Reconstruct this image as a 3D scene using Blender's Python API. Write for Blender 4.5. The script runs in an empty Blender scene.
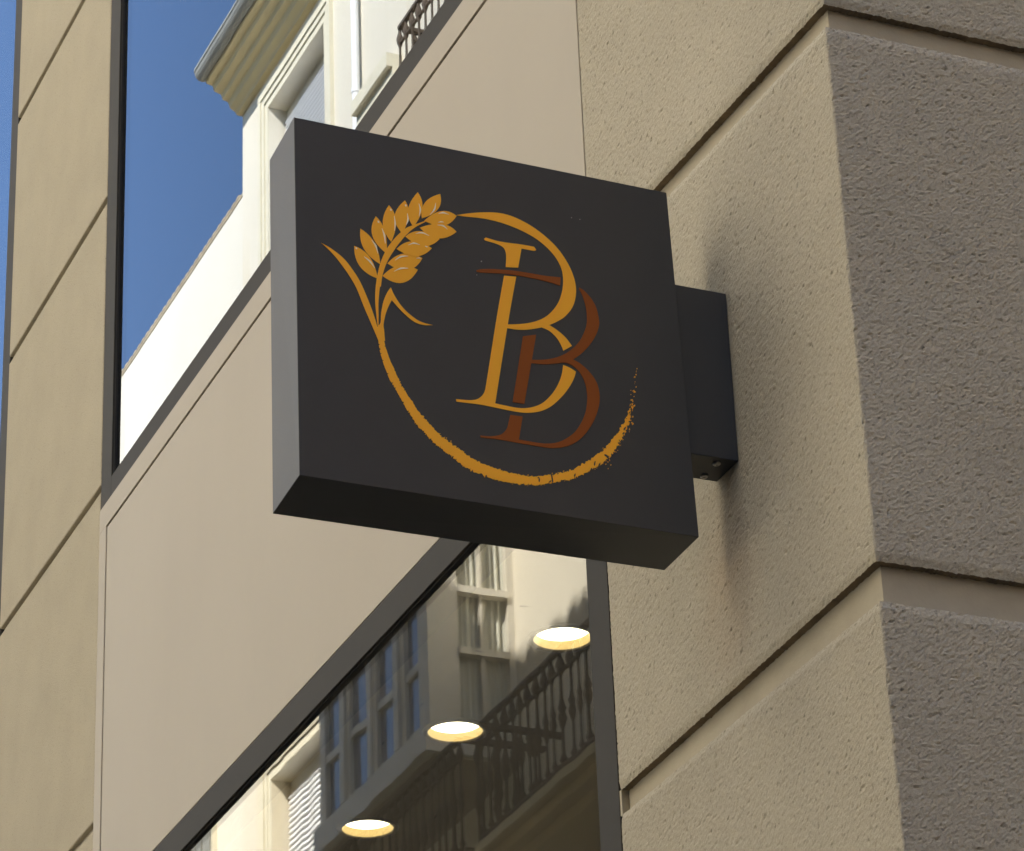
import bpy, bmesh, math, random
from mathutils import Vector, Matrix, noise
from mathutils.geometry import tessellate_polygon

random.seed(11)
noise.seed_set(11)
S = bpy.context.scene
COL = S.collection

# ------------------------------------------------------------------ camera
# world: X along the shop front (towards the corner), Y into the building, Z up
ROT = ((0.3931514, 0.91874932, -0.03649196),      # camera right
       (-0.43624724, 0.15144849, -0.88699025),    # camera down
       (-0.80939504, 0.36464098, 0.46034404))     # camera forward
FPX, IW, IH = 3400.59, 1024.0, 851.0
EYE = Vector((0.0, -2.21, 1.65))
right, down, fwd = (Vector(r) for r in ROT)
cam_d = bpy.data.cameras.new("camera")
cam = bpy.data.objects.new("camera", cam_d)
COL.objects.link(cam)
m = Matrix((right, -down, -fwd)).transposed().to_4x4()
m.translation = EYE
cam.matrix_world = m
cam_d.sensor_fit = 'HORIZONTAL'
cam_d.sensor_width = 36.0
cam_d.lens = FPX / IW * 36.0
cam_d.clip_start = 0.05
cam_d.clip_end = 2000
S.camera = cam


def face_point(u, v, axis, val):
    """where the sight line of a measured photo point meets a plane of the building"""
    d = right * ((u - IW / 2) / FPX) + down * ((v - IH / 2) / FPX) + fwd
    return EYE + d * ((val - EYE[axis]) / d[axis])


# ------------------------------------------------------------------ materials
def new_mat(name):
    mt = bpy.data.materials.new(name)
    mt.use_nodes = True
    return mt, mt.node_tree.nodes, mt.node_tree.links


def plain(name, col, rough=0.6, spec=0.5, metal=0.0, bump=None, vary=0.0, vscale=3.0, stretch=(1, 1, 1), dirt_and_dark=None):
    """colour with soft procedural variation (vary), optional bump = (scale, strength, distance)"""
    mt, N, L = new_mat(name)
    b = N['Principled BSDF']
    b.inputs['Base Color'].default_value = (*col, 1)
    b.inputs['Roughness'].default_value = rough
    b.inputs['Specular IOR Level'].default_value = spec
    b.inputs['Metallic'].default_value = metal
    geo = N.new('ShaderNodeNewGeometry')
    mp = N.new('ShaderNodeMapping')
    mp.inputs['Scale'].default_value = stretch
    L.new(geo.outputs['Position'], mp.inputs['Vector'])
    out = None
    if vary:
        n1 = N.new('ShaderNodeTexNoise'); n1.inputs['Scale'].default_value = vscale
        n1.inputs['Detail'].default_value = 6; n1.inputs['Roughness'].default_value = 0.62
        L.new(mp.outputs[0], n1.inputs['Vector'])
        rp = N.new('ShaderNodeMapRange')
        rp.inputs['From Min'].default_value = 0.25; rp.inputs['From Max'].default_value = 0.75
        rp.inputs['To Min'].default_value = 1 - vary; rp.inputs['To Max'].default_value = 1 + vary
        L.new(n1.outputs['Fac'], rp.inputs['Value'])
        mx = N.new('ShaderNodeVectorMath'); mx.operation = 'SCALE'
        mx.inputs[0].default_value = col
        L.new(rp.outputs[0], mx.inputs['Scale'])
        out = mx.outputs[0]
        L.new(out, b.inputs['Base Color'])
    if dirt_and_dark:
        (dcol, dscale, dmin, dmax, amt) = dirt_and_dark
        n3 = N.new('ShaderNodeTexNoise'); n3.inputs['Scale'].default_value = dscale
        n3.inputs['Detail'].default_value = 5
        L.new(mp.outputs[0], n3.inputs['Vector'])
        r3 = N.new('ShaderNodeMapRange'); r3.clamp = True
        r3.inputs['From Min'].default_value = dmin; r3.inputs['From Max'].default_value = dmax
        r3.inputs['To Max'].default_value = amt
        L.new(n3.outputs['Fac'], r3.inputs['Value'])
        mix = N.new('ShaderNodeMix'); mix.data_type = 'RGBA'
        L.new(r3.outputs[0], mix.inputs['Factor'])
        mix.inputs['A'].default_value = (*col, 1)
        if out: L.new(out, mix.inputs['A'])
        mix.inputs['B'].default_value = (*dcol, 1)
        L.new(mix.outputs['Result'], b.inputs['Base Color'])
    if bump:
        n2 = N.new('ShaderNodeTexNoise'); n2.inputs['Scale'].default_value = bump[0]
        n2.inputs['Detail'].default_value = 4; n2.inputs['Roughness'].default_value = 0.6
        L.new(mp.outputs[0], n2.inputs['Vector'])
        bp = N.new('ShaderNodeBump'); bp.inputs['Strength'].default_value = bump[1]
        bp.inputs['Distance'].default_value = bump[2]
        L.new(n2.outputs['Fac'], bp.inputs['Height'])
        L.new(bp.outputs[0], b.inputs['Normal'])
    return mt


def stain_wall(name, base, stain, centre, size, bump, vary=.07):
    """stucco with one rusty run-off stain of its own shape, and fine pits"""
    mt = plain(name, base, rough=.93, spec=.25, bump=bump, vary=vary, vscale=5.0)
    N, L = mt.node_tree.nodes, mt.node_tree.links
    b = N['Principled BSDF']
    src = b.inputs['Base Color'].links[0].from_socket
    geo = N.new('ShaderNodeNewGeometry')
    sub = N.new('ShaderNodeVectorMath'); sub.operation = 'SUBTRACT'; sub.inputs[1].default_value = centre
    L.new(geo.outputs['Position'], sub.inputs[0])
    dv = N.new('ShaderNodeVectorMath'); dv.operation = 'DIVIDE'; dv.inputs[1].default_value = size
    L.new(sub.outputs[0], dv.inputs[0])
    ln = N.new('ShaderNodeVectorMath'); ln.operation = 'LENGTH'
    L.new(dv.outputs[0], ln.inputs[0])
    nz = N.new('ShaderNodeTexNoise'); nz.inputs['Scale'].default_value = 14; nz.inputs['Detail'].default_value = 5
    L.new(geo.outputs['Position'], nz.inputs['Vector'])
    ad = N.new('ShaderNodeMath'); ad.operation = 'MULTIPLY_ADD'
    L.new(nz.outputs['Fac'], ad.inputs[0]); ad.inputs[1].default_value = .9
    L.new(ln.outputs['Value'], ad.inputs[2])
    mr = N.new('ShaderNodeMapRange'); mr.clamp = True
    mr.inputs['From Min'].default_value = .5; mr.inputs['From Max'].default_value = 1.5
    mr.inputs['To Min'].default_value = .32; mr.inputs['To Max'].default_value = 0
    L.new(ad.outputs[0], mr.inputs['Value'])
    mix = N.new('ShaderNodeMix'); mix.data_type = 'RGBA'
    L.new(mr.outputs[0], mix.inputs['Factor'])
    L.new(src, mix.inputs['A']); mix.inputs['B'].default_value = (*stain, 1)
    L.new(mix.outputs['Result'], b.inputs['Base Color'])
    return mt


def sand(mt, scale, amt, pit_scale, pit_amt):
    """sand grains and small dark pits in the colour of a render"""
    N, L = mt.node_tree.nodes, mt.node_tree.links
    b = N['Principled BSDF']
    src = b.inputs['Base Color'].links[0].from_socket
    geo = N.new('ShaderNodeNewGeometry')
    n1 = N.new('ShaderNodeTexNoise'); n1.inputs['Scale'].default_value = scale; n1.inputs['Detail'].default_value = 3
    n1.inputs['Roughness'].default_value = .75
    L.new(geo.outputs['Position'], n1.inputs['Vector'])
    r1 = N.new('ShaderNodeMapRange'); r1.inputs['From Min'].default_value = .3; r1.inputs['From Max'].default_value = .7
    r1.inputs['To Min'].default_value = 1 - amt; r1.inputs['To Max'].default_value = 1 + amt
    L.new(n1.outputs['Fac'], r1.inputs['Value'])
    n2 = N.new('ShaderNodeTexNoise'); n2.inputs['Scale'].default_value = pit_scale; n2.inputs['Detail'].default_value = 2
    L.new(geo.outputs['Position'], n2.inputs['Vector'])
    r2 = N.new('ShaderNodeMapRange'); r2.clamp = True
    r2.inputs['From Min'].default_value = .62; r2.inputs['From Max'].default_value = .74
    r2.inputs['To Min'].default_value = 1; r2.inputs['To Max'].default_value = 1 - pit_amt
    L.new(n2.outputs['Fac'], r2.inputs['Value'])
    mu = N.new('ShaderNodeMath'); mu.operation = 'MULTIPLY'
    L.new(r1.outputs[0], mu.inputs[0]); L.new(r2.outputs[0], mu.inputs[1])
    sc = N.new('ShaderNodeVectorMath'); sc.operation = 'SCALE'
    L.new(src, sc.inputs[0]); L.new(mu.outputs[0], sc.inputs['Scale'])
    L.new(sc.outputs[0], b.inputs['Base Color'])


def glass(name, tint, wave, coat=(1, 1, 1), refl=1.0, dust=.004):
    """window glass: clear sheet whose faces reflect by Schlick's law, slightly wavy"""
    mt, N, L = new_mat(name)
    N.remove(N['Principled BSDF'])
    out = N['Material Output']
    lw = N.new('ShaderNodeLayerWeight'); lw.inputs['Blend'].default_value = .5
    p = N.new('ShaderNodeMath'); p.operation = 'POWER'; p.inputs[1].default_value = 5
    L.new(lw.outputs['Facing'], p.inputs[0])
    ma = N.new('ShaderNodeMath'); ma.operation = 'MULTIPLY_ADD'
    ma.inputs[1].default_value = .74 * refl; ma.inputs[2].default_value = .032 * refl
    L.new(p.outputs[0], ma.inputs[0])
    tr = N.new('ShaderNodeBsdfTransparent'); tr.inputs[0].default_value = (*tint, 1)
    gl = N.new('ShaderNodeBsdfAnisotropic'); gl.inputs['Roughness'].default_value = 0.0
    gl.inputs['Color'].default_value = (*coat, 1)
    geo = N.new('ShaderNodeNewGeometry')
    mp = N.new('ShaderNodeMapping'); mp.inputs['Scale'].default_value = (1.6, 1.0, .22)
    L.new(geo.outputs['Position'], mp.inputs['Vector'])
    nz = N.new('ShaderNodeTexNoise'); nz.inputs['Scale'].default_value = 4.5; nz.inputs['Detail'].default_value = 1
    L.new(mp.outputs[0], nz.inputs['Vector'])
    bp = N.new('ShaderNodeBump'); bp.inputs['Strength'].default_value = 1.0; bp.inputs['Distance'].default_value = wave
    L.new(nz.outputs['Fac'], bp.inputs['Height'])
    L.new(bp.outputs[0], gl.inputs['Normal'])
    mx = N.new('ShaderNodeMixShader')
    L.new(ma.outputs[0], mx.inputs[0]); L.new(tr.outputs[0], mx.inputs[1]); L.new(gl.outputs[0], mx.inputs[2])
    df = N.new('ShaderNodeBsdfDiffuse'); df.inputs[0].default_value = (.7, .66, .58, 1)   # dust on the glass
    md = N.new('ShaderNodeMixShader'); md.inputs[0].default_value = dust
    L.new(mx.outputs[0], md.inputs[1]); L.new(df.outputs[0], md.inputs[2])
    L.new(md.outputs[0], out.inputs['Surface'])
    return mt


def emitter(name, col, strength):
    mt, N, L = new_mat(name)
    N.remove(N['Principled BSDF'])
    e = N.new('ShaderNodeEmission'); e.inputs[0].default_value = (*col, 1); e.inputs[1].default_value = strength
    L.new(e.outputs[0], N['Material Output'].inputs['Surface'])
    return mt


M = dict(
    stucco=stain_wall('rough stucco', (.41, .378, .306), (.37, .24, .13), (-4.13, 0, 3.80), (.12, .5, .19), (480, .35, .003)),
    stucco_fine=plain('fine stucco', (.40, .363, .28), .93, .25, bump=(330, .5, .004), vary=.06, vscale=6, dirt_and_dark=((.30, .26, .19), 1.6, .56, .8, .35)),
    groove=plain('groove render', (.41, .375, .30), .9, .25, bump=(120, .15, .003), vary=.1, vscale=9),
    panel=plain('painted fascia', (.385, .348, .288), .55, .3, bump=(2.2, .25, .004), vary=.035, vscale=2.6, stretch=(1, 1, .45), dirt_and_dark=((.34, .30, .24), 1.5, .52, .8, .35)),
    frame=plain('window aluminium', (.042, .040, .036), .65, .14, vary=.05, vscale=20),
    gasket=plain('black gasket', (.012, .011, .011), .6, .3),
    sign=plain('anthracite powder coat', (.0385, .041, .046), .42, .34, bump=(900, .05, .001), vary=.05, vscale=14),
    gold=plain('gold vinyl', (.97, .46, .035), .5, .2),
    brown=plain('brown vinyl', (.25, .07, .012), .5, .15),
    cream_vinyl=plain('cream vinyl', (.95, .88, .72), .4, .5),
    steel=plain('screw steel', (.35, .34, .33), .35, .5, metal=.8),
    cream=plain('cream render', (.76, .705, .585), .9, .3, vary=.05, vscale=1.3, stretch=(1.5, 1.5, .22), dirt_and_dark=((.66, .54, .31), 1.1, .56, .74, .6)),
    white_render=plain('white render', (.79, .745, .635), .9, .3, vary=.04, vscale=.9),
    ochre=plain('ochre moulding', (.66, .555, .33), .85, .3),
    pale_trim=plain('pale surround', (.74, .69, .54), .85, .3, vary=.08, vscale=4),
    zinc=plain('zinc gutter', (.27, .27, .245), .7, .3, metal=0.0, vary=.12, vscale=5),
    tile=plain('clay tile', (.46, .38, .26), .9, .3, vary=.25, vscale=8),
    blind=plain('white blind', (.82, .83, .84), .7, .4),
    wood_white=plain('painted joinery', (.66, .62, .53), .6, .4, vary=.08, vscale=6),
    soffit_shade=plain('bay soffit shade', (.42, .355, .27), .85, .2, vary=.15, vscale=5),  # darkened to paint the shade under the bay
    curtain=plain('pale curtain', (.62, .61, .52), .9, .2, vary=.18, vscale=7, stretch=(1, 6, .25)),
    iron=plain('dark iron', (.11, .085, .062), .8, .2),
    winglass=plain('opposite window glass', (.06, .08, .115), .05, 1.0),
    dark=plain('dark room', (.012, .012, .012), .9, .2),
    ceiling=plain('dark shop ceiling', (.17, .145, .11), .85, .2),
    shop_wall=plain('shop back wall', (.16, .13, .10), .8, .3, vary=.2, vscale=1.2),
    asphalt=plain('asphalt', (.05, .05, .05), .9, .3, bump=(90, .4, .01), vary=.2, vscale=2),
    paving=plain('paving stone', (.25, .235, .21), .85, .3, vary=.15, vscale=4),
    kerb=plain('kerb stone', (.30, .29, .27), .8, .3, vary=.12, vscale=6),
    side_wall=plain('grey brown render', (.27, .215, .16), .9, .3, vary=.1, vscale=1.5),
    ochre_wall=plain('ochre house render', (.72, .575, .41), .9, .3, vary=.08, vscale=1.2),
    dirt_and_dark=plain('groove underside', (.20, .155, .10), .95, .1, vary=.35, vscale=22),  # darker brown for the undersides of the pier blocks
    bay_glass=plain('bay window glass', (.15, .18, .235), .05, 1.0),
    pane_upper=glass('upper window glass', (.35, .38, .40), .000008, (.90, .94, 1.0), 1.22),
    pane_lower=glass('shop window glass', (.86, .87, .84), .00006, dust=.022),
    lamp=emitter('downlight glow', (1.0, .86, .58), 1.5),
    reflector=plain('gold reflector', (.48, .375, .185), .6, .3),
    trim=plain('downlight trim', (.10, .085, .07), .5, .5),
)


sand(M['stucco'], 210, .13, 120, .4)
sand(M['stucco_fine'], 260, .10, 150, .3)


# ------------------------------------------------------------------ mesh helpers
def empty(name, loc, label=None, cat=None, group=None):
    o = bpy.data.objects.new(name, None)
    o.empty_display_size = .2
    COL.objects.link(o)
    o.location = loc
    if label: o['label'] = label
    if cat: o['category'] = cat
    if group: o['group'] = group
    return o


def origin(o):
    p = Vector((0, 0, 0))
    while o is not None:
        p += o.location; o = o.parent
    return p


def mesh_obj(name, bm, mats, parent=None, smooth=False, bevel=0.0, recalc=True):
    """all shapes are given in world coordinates; children are stored relative to their thing"""
    if recalc: bmesh.ops.recalc_face_normals(bm, faces=bm.faces)
    if parent is not None:
        off = origin(parent)
        bmesh.ops.translate(bm, verts=bm.verts, vec=-off)
    me = bpy.data.meshes.new(name)
    bm.to_mesh(me); bm.free()
    for q in (mats if isinstance(mats, (list, tuple)) else [mats]): me.materials.append(q)
    if smooth:
        for p in me.polygons: p.use_smooth = True
    o = bpy.data.objects.new(name, me)
    COL.objects.link(o)
    if parent is not None: o.parent = parent
    if bevel:
        md = o.modifiers.new('bevel', 'BEVEL'); md.width = bevel; md.segments = 2; md.limit_method = 'ANGLE'
        md.angle_limit = math.radians(40)
    return o


def box(bm, x0, x1, y0, y1, z0, z1, mi=0):
    v = [bm.verts.new((x, y, z)) for x in (x0, x1) for y in (y0, y1) for z in (z0, z1)]
    for f in ((0, 1, 3, 2), (4, 6, 7, 5), (0, 4, 5, 1), (2, 3, 7, 6), (0, 2, 6, 4), (1, 5, 7, 3)):
        bm.faces.new([v[i] for i in f]).material_index = mi


def boxes(*bs):
    bm = bmesh.new()
    for b in bs: box(bm, *b)
    return bm


def prism_x(bm, prof, x0, x1, mi=0):
    """profile of (y, z) points swept along X"""
    a = [bm.verts.new((x0, y, z)) for y, z in prof]
    b = [bm.verts.new((x1, y, z)) for y, z in prof]
    n = len(prof)
    for i in range(n):
        j = (i + 1) % n
        bm.faces.new((a[i], a[j], b[j], b[i])).material_index = mi
    for ring in (a, b):
        tri = tessellate_polygon([[v.co for v in ring]])
        for t in tri: bm.faces.new([ring[i] for i in t]).material_index = mi


def lathe(bm, cx, cy, prof, seg=10):
    rings = []
    for r, z in prof:
        rings.append([bm.verts.new((cx + r * math.cos(2 * math.pi * k / seg), cy + r * math.sin(2 * math.pi * k / seg), z)) for k in range(seg)])
    for a, b in zip(rings, rings[1:]):
        for k in range(seg):
            bm.faces.new((a[k], a[(k + 1) % seg], b[(k + 1) % seg], b[k]))
    return rings


def wall_holes(bm, x0, x1, z0, z1, y, holes, depth, ax=0, flip=1, mi=0):
    """wall face with openings and their reveals; ax 0: wall along X at y, ax 1: wall along Y at x=y"""
    xs = sorted({x0, x1, *[h[0] for h in holes], *[h[1] for h in holes]})
    zs = sorted({z0, z1, *[h[2] for h in holes], *[h[3] for h in holes]})
    cache = {}

    def V(x, d, z):
        k = (round(x, 4), round(d, 4), round(z, 4))
        if k not in cache:
            cache[k] = bm.verts.new((x, d, z) if ax == 0 else (d, x, z))
        return cache[k]
    yb = y + depth * flip
    for i in range(len(xs) - 1):
        for j in range(len(zs) - 1):
            cx, cz = (xs[i] + xs[i + 1]) / 2, (zs[j] + zs[j + 1]) / 2
            if any(h[0] < cx < h[1] and h[2] < cz < h[3] for h in holes): continue
            bm.faces.new((V(xs[i], y, zs[j]), V(xs[i + 1], y, zs[j]), V(xs[i + 1], y, zs[j + 1]), V(xs[i], y, zs[j + 1]))).material_index = mi
    for a, b, c, d in holes:
        for (p, q) in (((a, c), (b, c)), ((b, c), (b, d)), ((b, d), (a, d)), ((a, d), (a, c))):
            bm.faces.new((V(p[0], y, p[1]), V(q[0], y, q[1]), V(q[0], yb, q[1]), V(p[0], yb, p[1]))).material_index = mi


# ------------------------------------------------------------------ the corner building
ZC = 4.45                                            # shop ceiling
building = empty('corner_building', (-3.7, 0, 0.14),
                 'beige stucco corner building with grooved piers, smooth fascia and dark framed windows', 'building')

XCOR = -3.698
TOP = 20.72


def rough(x, y, z):
    """height of the thrown plaster, about 3 mm"""
    p = Vector((x, y, z))
    if y > .001: p = Vector((x, y * 1.0, z * 1.22))   # trowelled sideways on the side street
    n = noise.noise(p * 130) * .5 + noise.noise(p * 225 + Vector((7, 3, 1))) * .35 + noise.noise(p * 40) * .3
    n += (noise.random() - .5) * .55
    pit = noise.noise(p * 128 + Vector((31, 12, 4)))
    if pit > .38: n -= (pit - .38) * 4.0
    return n * (.0016 if y > .001 else .0012)


def corner_pier():
    bm = bmesh.new()
    XL = -4.548
    blocks = []
    # (z bottom and top at the corner, tilt of each along the front)
    edges = [(-.1, 1.66, 0, 0), (1.72, 2.60, 0, 0), (2.66, 3.575, 0, -.004), (3.637, 4.526, -.028, .030), (4.567, 5.472, .030, 0), (5.53, 6.42, 0, 0), (6.48, 7.37, 0, 0), (7.43, 8.3, 0, 0)]
    for zi, (zb, zt, tb, tt) in enumerate(edges):
        fine = 2 <= zi <= 4
        st = .0034 if fine else .06
        # s runs along the front (negative) round the corner and back along the side street (positive)
        ss = []
        s = XL - XCOR
        while s < -.004: ss.append(s); s += st
        ss += [-.004, -.002, 0, .002, .004]
        s = .004 + st
        while s < .50: ss.append(s); s += st
        while s < 32: ss.append(s); s += 1.0
        nz = int((zt - zb) / st)
        rows = []
        for j in range(-2, nz + 3):
            t = min(max(j / nz, 0), 1)
            inset = .0 if 0 <= j <= nz else (.016 if j in (-1, nz + 1) else .03)
            row = []
            for s in ss:
                fx = max(-s, 0)
                z0 = zb + tb * fx; z1 = zt + tt * fx
                z = z0 + (z1 - z0) * t
                r = .004
                if s <= -r: x, y, nx, ny = XCOR + s, 0, 0, -1
                elif s >= r: x, y, nx, ny = XCOR, s, 1, 0
                else:
                    a = (s + r) / (2 * r) * math.pi / 2
                    x, y, nx, ny = XCOR - r + r * math.sin(a), r - r * math.cos(a), math.sin(a), -math.cos(a)
                h = 0
                if fine and s < .52:
                    h = rough(x, y, z)
                    edge = min(t, 1 - t) * (z1 - z0)
                    if inset == 0:
                        if edge < .012: h -= (.012 - edge) * .25
                    z += (rough(x + 5, y, z) * 1.3 if j <= 0 or j >= nz else 0)
                h -= inset
                row.append(bm.verts.new((x + nx * h, y + ny * h, z)))
            rows.append(row)
        for ri, (a, b) in enumerate(zip(rows, rows[1:])):
            for k in range(len(ss) - 1):
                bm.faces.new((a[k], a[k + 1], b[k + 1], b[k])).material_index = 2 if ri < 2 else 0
        # side return against the window frame
        for a, b in zip(rows, rows[1:]):
            va, vb = a[0], b[0]
            bm.faces.new((bm.verts.new((XL, .1, va.co.z)), va, vb, bm.verts.new((XL, .1, vb.co.z))))
    core = len(bm.faces)
    box(bm, -4.5556, XCOR - .016, .016, .6, -.1, 8.3, 1)
    for z0, z1 in ((3.5712, 3.6138), (4.5512, 4.5938)): box(bm, -4.5554, -4.5485, .003, .0159, z0, z1, 1)
    box(bm, XCOR - .6, XCOR - .0163, .601, 32, -.1, 8.3, 1)
    return bm


mesh_obj('stucco_pier', corner_pier(), [M['stucco'], M['groove'], M['dirt_and_dark']], building, smooth=False, recalc=False)


def left_pier():
    bm = bmesh.new()
    a, b = -8.405, -7.4612
    gz = [.9, 1.85, 2.77, 3.69, 4.597, 5.505, 6.362, 7.176, 7.95]
    z = -.1
    for g in gz:
        box(bm, a, b, 0, .1, z, g - .001); z = g + .021
    box(bm, a, b, 0, .1, z, 8.3)
    box(bm, a + .002, b - .002, .013, .5, -.1, 8.3, 1)
    return bm


mesh_obj('stucco_pier', left_pier(), [M['stucco_fine'], M['groove']], building, bevel=.004)


# fascia: field with a proud border along its top and left
def fascia():
    L_, R_, B_, T_ = -7.461, -4.556, 4.3775, 5.4525
    bm = boxes((-7.399, R_, .0015, .05, B_, 5.3795))  # field
    box(bm, L_, R_, 0, .0501, 5.3855, T_)             # top border, a shadow slot below it
    box(bm, L_, -7.405, 0, .0502, B_, 5.3855)         # left border
    box(bm, L_ + .001, R_ - .001, .0503, .08, B_ + .001, T_ - .001)
    return bm


mesh_obj('fascia_panel', fascia(), M['panel'], building, bevel=.0012)


def window(x0, x1, z0, z1, pane_mat, fw=(.07, .08, .06, .07), rec=.013):
    """fw: frame width left, right, bottom, top"""
    l, r, b, t = fw
    bm = boxes((x0, x0 + l, .002, .09, z0, z1), (x1 - r, x1, .002, .09, z0, z1),
               (x0 + l, x1 - r, .0021, .0898, z0, z0 + b), (x0 + l, x1 - r, .0021, .0898, z1 - t, z1))
    fr = mesh_obj('window', bm, M['frame'], building, bevel=.001)
    g = .004
    xa, xb, za, zb = x0 + l, x1 - r, z0 + b, z1 - t
    bm = boxes((xa, xa + g, .008, .088, za, zb), (xb - g, xb, .008, .088, za, zb),
               (xa + g, xb - g, .0081, .0878, za, za + g), (xa + g, xb - g, .0081, .0878, zb - g, zb))
    mesh_obj('gasket', bm, M['gasket'], fr)
    mesh_obj('pane', boxes((xa + g - .003, xb - g + .003, rec, rec + .006, za + g - .003, zb - g + .003)), pane_mat, fr)
    return fr


window(-7.4603, -4.556, 5.4535, 8.2, M['pane_upper'], (.086, .07, .058, .08))
window(-7.4603, -4.556, .45, 4.3765, M['pane_lower'], (.07, .078, .08, .071))
window(-11.2, -8.4055, 5.2, 8.2, M['pane_upper'], (.08, .078, .06, .08))
window(-11.2, -8.409, .45, 4.2, M['pane_lower'], (.08, .05, .08, .07))
# frame to pier joint, plinth, wall between the left windows
for z0, z1 in ((.3, 2.6), (2.66, 3.571), (3.614, 4.551), (4.594, 5.472), (5.53, 8.2)):
    mesh_obj('joint_seal', boxes((-4.5557, -4.5482, .0118, .0158, z0, z1)), M['gasket'], building)
mesh_obj('plinth', boxes((-11.2, -8.4055, -.0, .3, -.1, .449), (-7.4603, -4.556, .0, .3, -.1, .449)), M['side_wall'], building)
mesh_obj('spandrel', boxes((-11.2, -8.409, .0, .3, 4.2005, 5.1995)), M['panel'], building)


# shop room behind the lower window, dark room behind the upper one
def room(x0, x1, y0, y1, z0, z1, wm, cm, fm):
    bm = bmesh.new()
    box(bm, x0, x1, y0, y1, z0 - .08, z0)
    box(bm, x0, x1, y1, y1 + .08, z0, z1)
    box(bm, x0 - .08, x0, y0, y1, z0, z1)
    box(bm, x1, x1 + .08, y0, y1, z0, z1)
    mesh_obj('room_lining', bm, wm, building)
    mesh_obj('ceiling', boxes((x0, x1, y0, y1, z1 + .16, z1 + .24)), cm, building)


HOLES = [(-6.885, .485), (-6.28, .455), (-5.752, .475)]
LR = .0615


def shop_ceiling(x0, x1, y0, y1, z):
    """ceiling sheet with three round openings for the downlights"""
    bm = bmesh.new()
    cells_x = sorted([x0, x1] + [c[0] - .12 for c in HOLES] + [c[0] + .12 for c in HOLES])
    cells_y = [y0, .33, .61, y1]
    for i in range(len(cells_x) - 1):
        for j in range(3):
            a, b, c, d = cells_x[i], cells_x[i + 1], cells_y[j], cells_y[j + 1]
            h = [q for q in HOLES if a < q[0] < b and j == 1]
            if not h:
                bm.faces.new([bm.verts.new((x, y, z)) for x, y in ((a, c), (b, c), (b, d), (a, d))]); continue
            cx, cy = h[0]
            n = 48
            inner, outer = [], []
            for k in range(n):
                th = 2 * math.pi * k / n
                ux, uy = math.cos(th), math.sin(th)
                inner.append(bm.verts.new((cx + LR * ux, cy + LR * uy, z)))
                ts = []
                if ux > 1e-9: ts.append((b - cx) / ux)
                if ux < -1e-9: ts.append((a - cx) / ux)
                if uy > 1e-9: ts.append((d - cy) / uy)
                if uy < -1e-9: ts.append((c - cy) / uy)
                t = min(ts)
                outer.append(bm.verts.new((cx + ux * t, cy + uy * t, z)))
            for k in range(n):
                k2 = (k + 1) % n
                bm.faces.new((inner[k], outer[k], outer[k2], inner[k2]))
    bm.normal_update()
    return bm


RX0, RX1, RY1 = -7.46, -4.57, 5.0
bm = bmesh.new()
box(bm, RX0, RX1, .10, RY1, .0, .14)
box(bm, RX0, RX1, RY1, RY1 + .08, .14, 4.72)
box(bm, RX0 - .009, RX0, .10, RY1, .14, 4.72)
box(bm, RX1, RX1 + .02, .10, RY1, .14, 4.72)
mesh_obj('room_lining', bm, M['shop_wall'], building)
cb = shop_ceiling(RX0, RX1, .09, RY1, ZC)
mesh_obj('ceiling', cb, M['ceiling'], building)
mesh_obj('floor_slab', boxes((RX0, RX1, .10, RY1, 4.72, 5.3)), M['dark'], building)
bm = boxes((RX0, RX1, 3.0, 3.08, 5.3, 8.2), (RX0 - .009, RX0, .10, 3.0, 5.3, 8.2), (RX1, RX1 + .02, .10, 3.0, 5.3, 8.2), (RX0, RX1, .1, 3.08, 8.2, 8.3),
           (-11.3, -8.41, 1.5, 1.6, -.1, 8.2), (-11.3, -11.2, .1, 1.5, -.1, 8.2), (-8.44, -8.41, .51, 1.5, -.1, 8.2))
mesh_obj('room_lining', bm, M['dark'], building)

# upper storeys and the row to the left, with window openings
bm = bmesh.new()
hs = []
for fl in range(4):
    z = 9.0 + fl * 2.9
    for k in range(7):
        x = -6.6 - k * 3.4
        hs.append((x, x + 1.5, z, z + 1.9))
wall_holes(bm, -32, XCOR, 8.3, TOP, 0, hs, .2, 0, 1)
wall_holes(bm, -32, -11.2, -.1, 8.3, 0, [(-31, -28.8, .5, 3.4), (-27, -24.8, .5, 3.4), (-23, -20.8, .5, 3.4), (-19, -16.8, .5, 3.4), (-15, -12.8, .5, 3.4), (-31, -28.8, 5, 7.4), (-27, -24.8, 5, 7.4), (-23, -20.8, 5, 7.4), (-19, -16.8, 5, 7.4), (-15, -12.8, 5, 7.4)], .2, 0, 1)
box(bm, -32, XCOR - .002, .21, 9, 8.31, TOP - .001)
box(bm, -32, -11.31, .21, 9, -.1, 8.3)
box(bm, XCOR - .5, XCOR, .001, 32, 8.302, TOP - .001)
mesh_obj('upper_wall', bm, M['stucco_fine'], building)
for h in hs: mesh_obj('window', boxes((h[0] + .001, h[1] - .001, .15, .19, h[2] + .001, h[3] - .001)), M['winglass'], building)
bm = boxes((-32.1, XCOR + .1, -.12, .5, TOP, TOP + .14))
mesh_obj('parapet', bm, M['cream'], building)
bm = bmesh.new()
rt = random.Random(3)
x = -31.8
while x < XCOR - .3:
    r_ = rt.uniform(.07, .13); w_ = rt.uniform(.16, .30)
    pr = [(x + w_ * (1 - math.cos(math.pi * k / 6)) / 2, TOP + .14 + r_ * math.sin(math.pi * k / 6)) for k in range(7)]
    a = [bm.verts.new((p[0], -.12, p[1])) for p in pr]; b = [bm.verts.new((p[0], .5, p[1] + .004)) for p in pr]
    for i in range(6): bm.faces.new((a[i], a[i + 1], b[i + 1], b[i]))
    bm.faces.new(a); bm.faces.new(b[::-1])
    x += w_ + rt.choice((.0, .02, .1))
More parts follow.
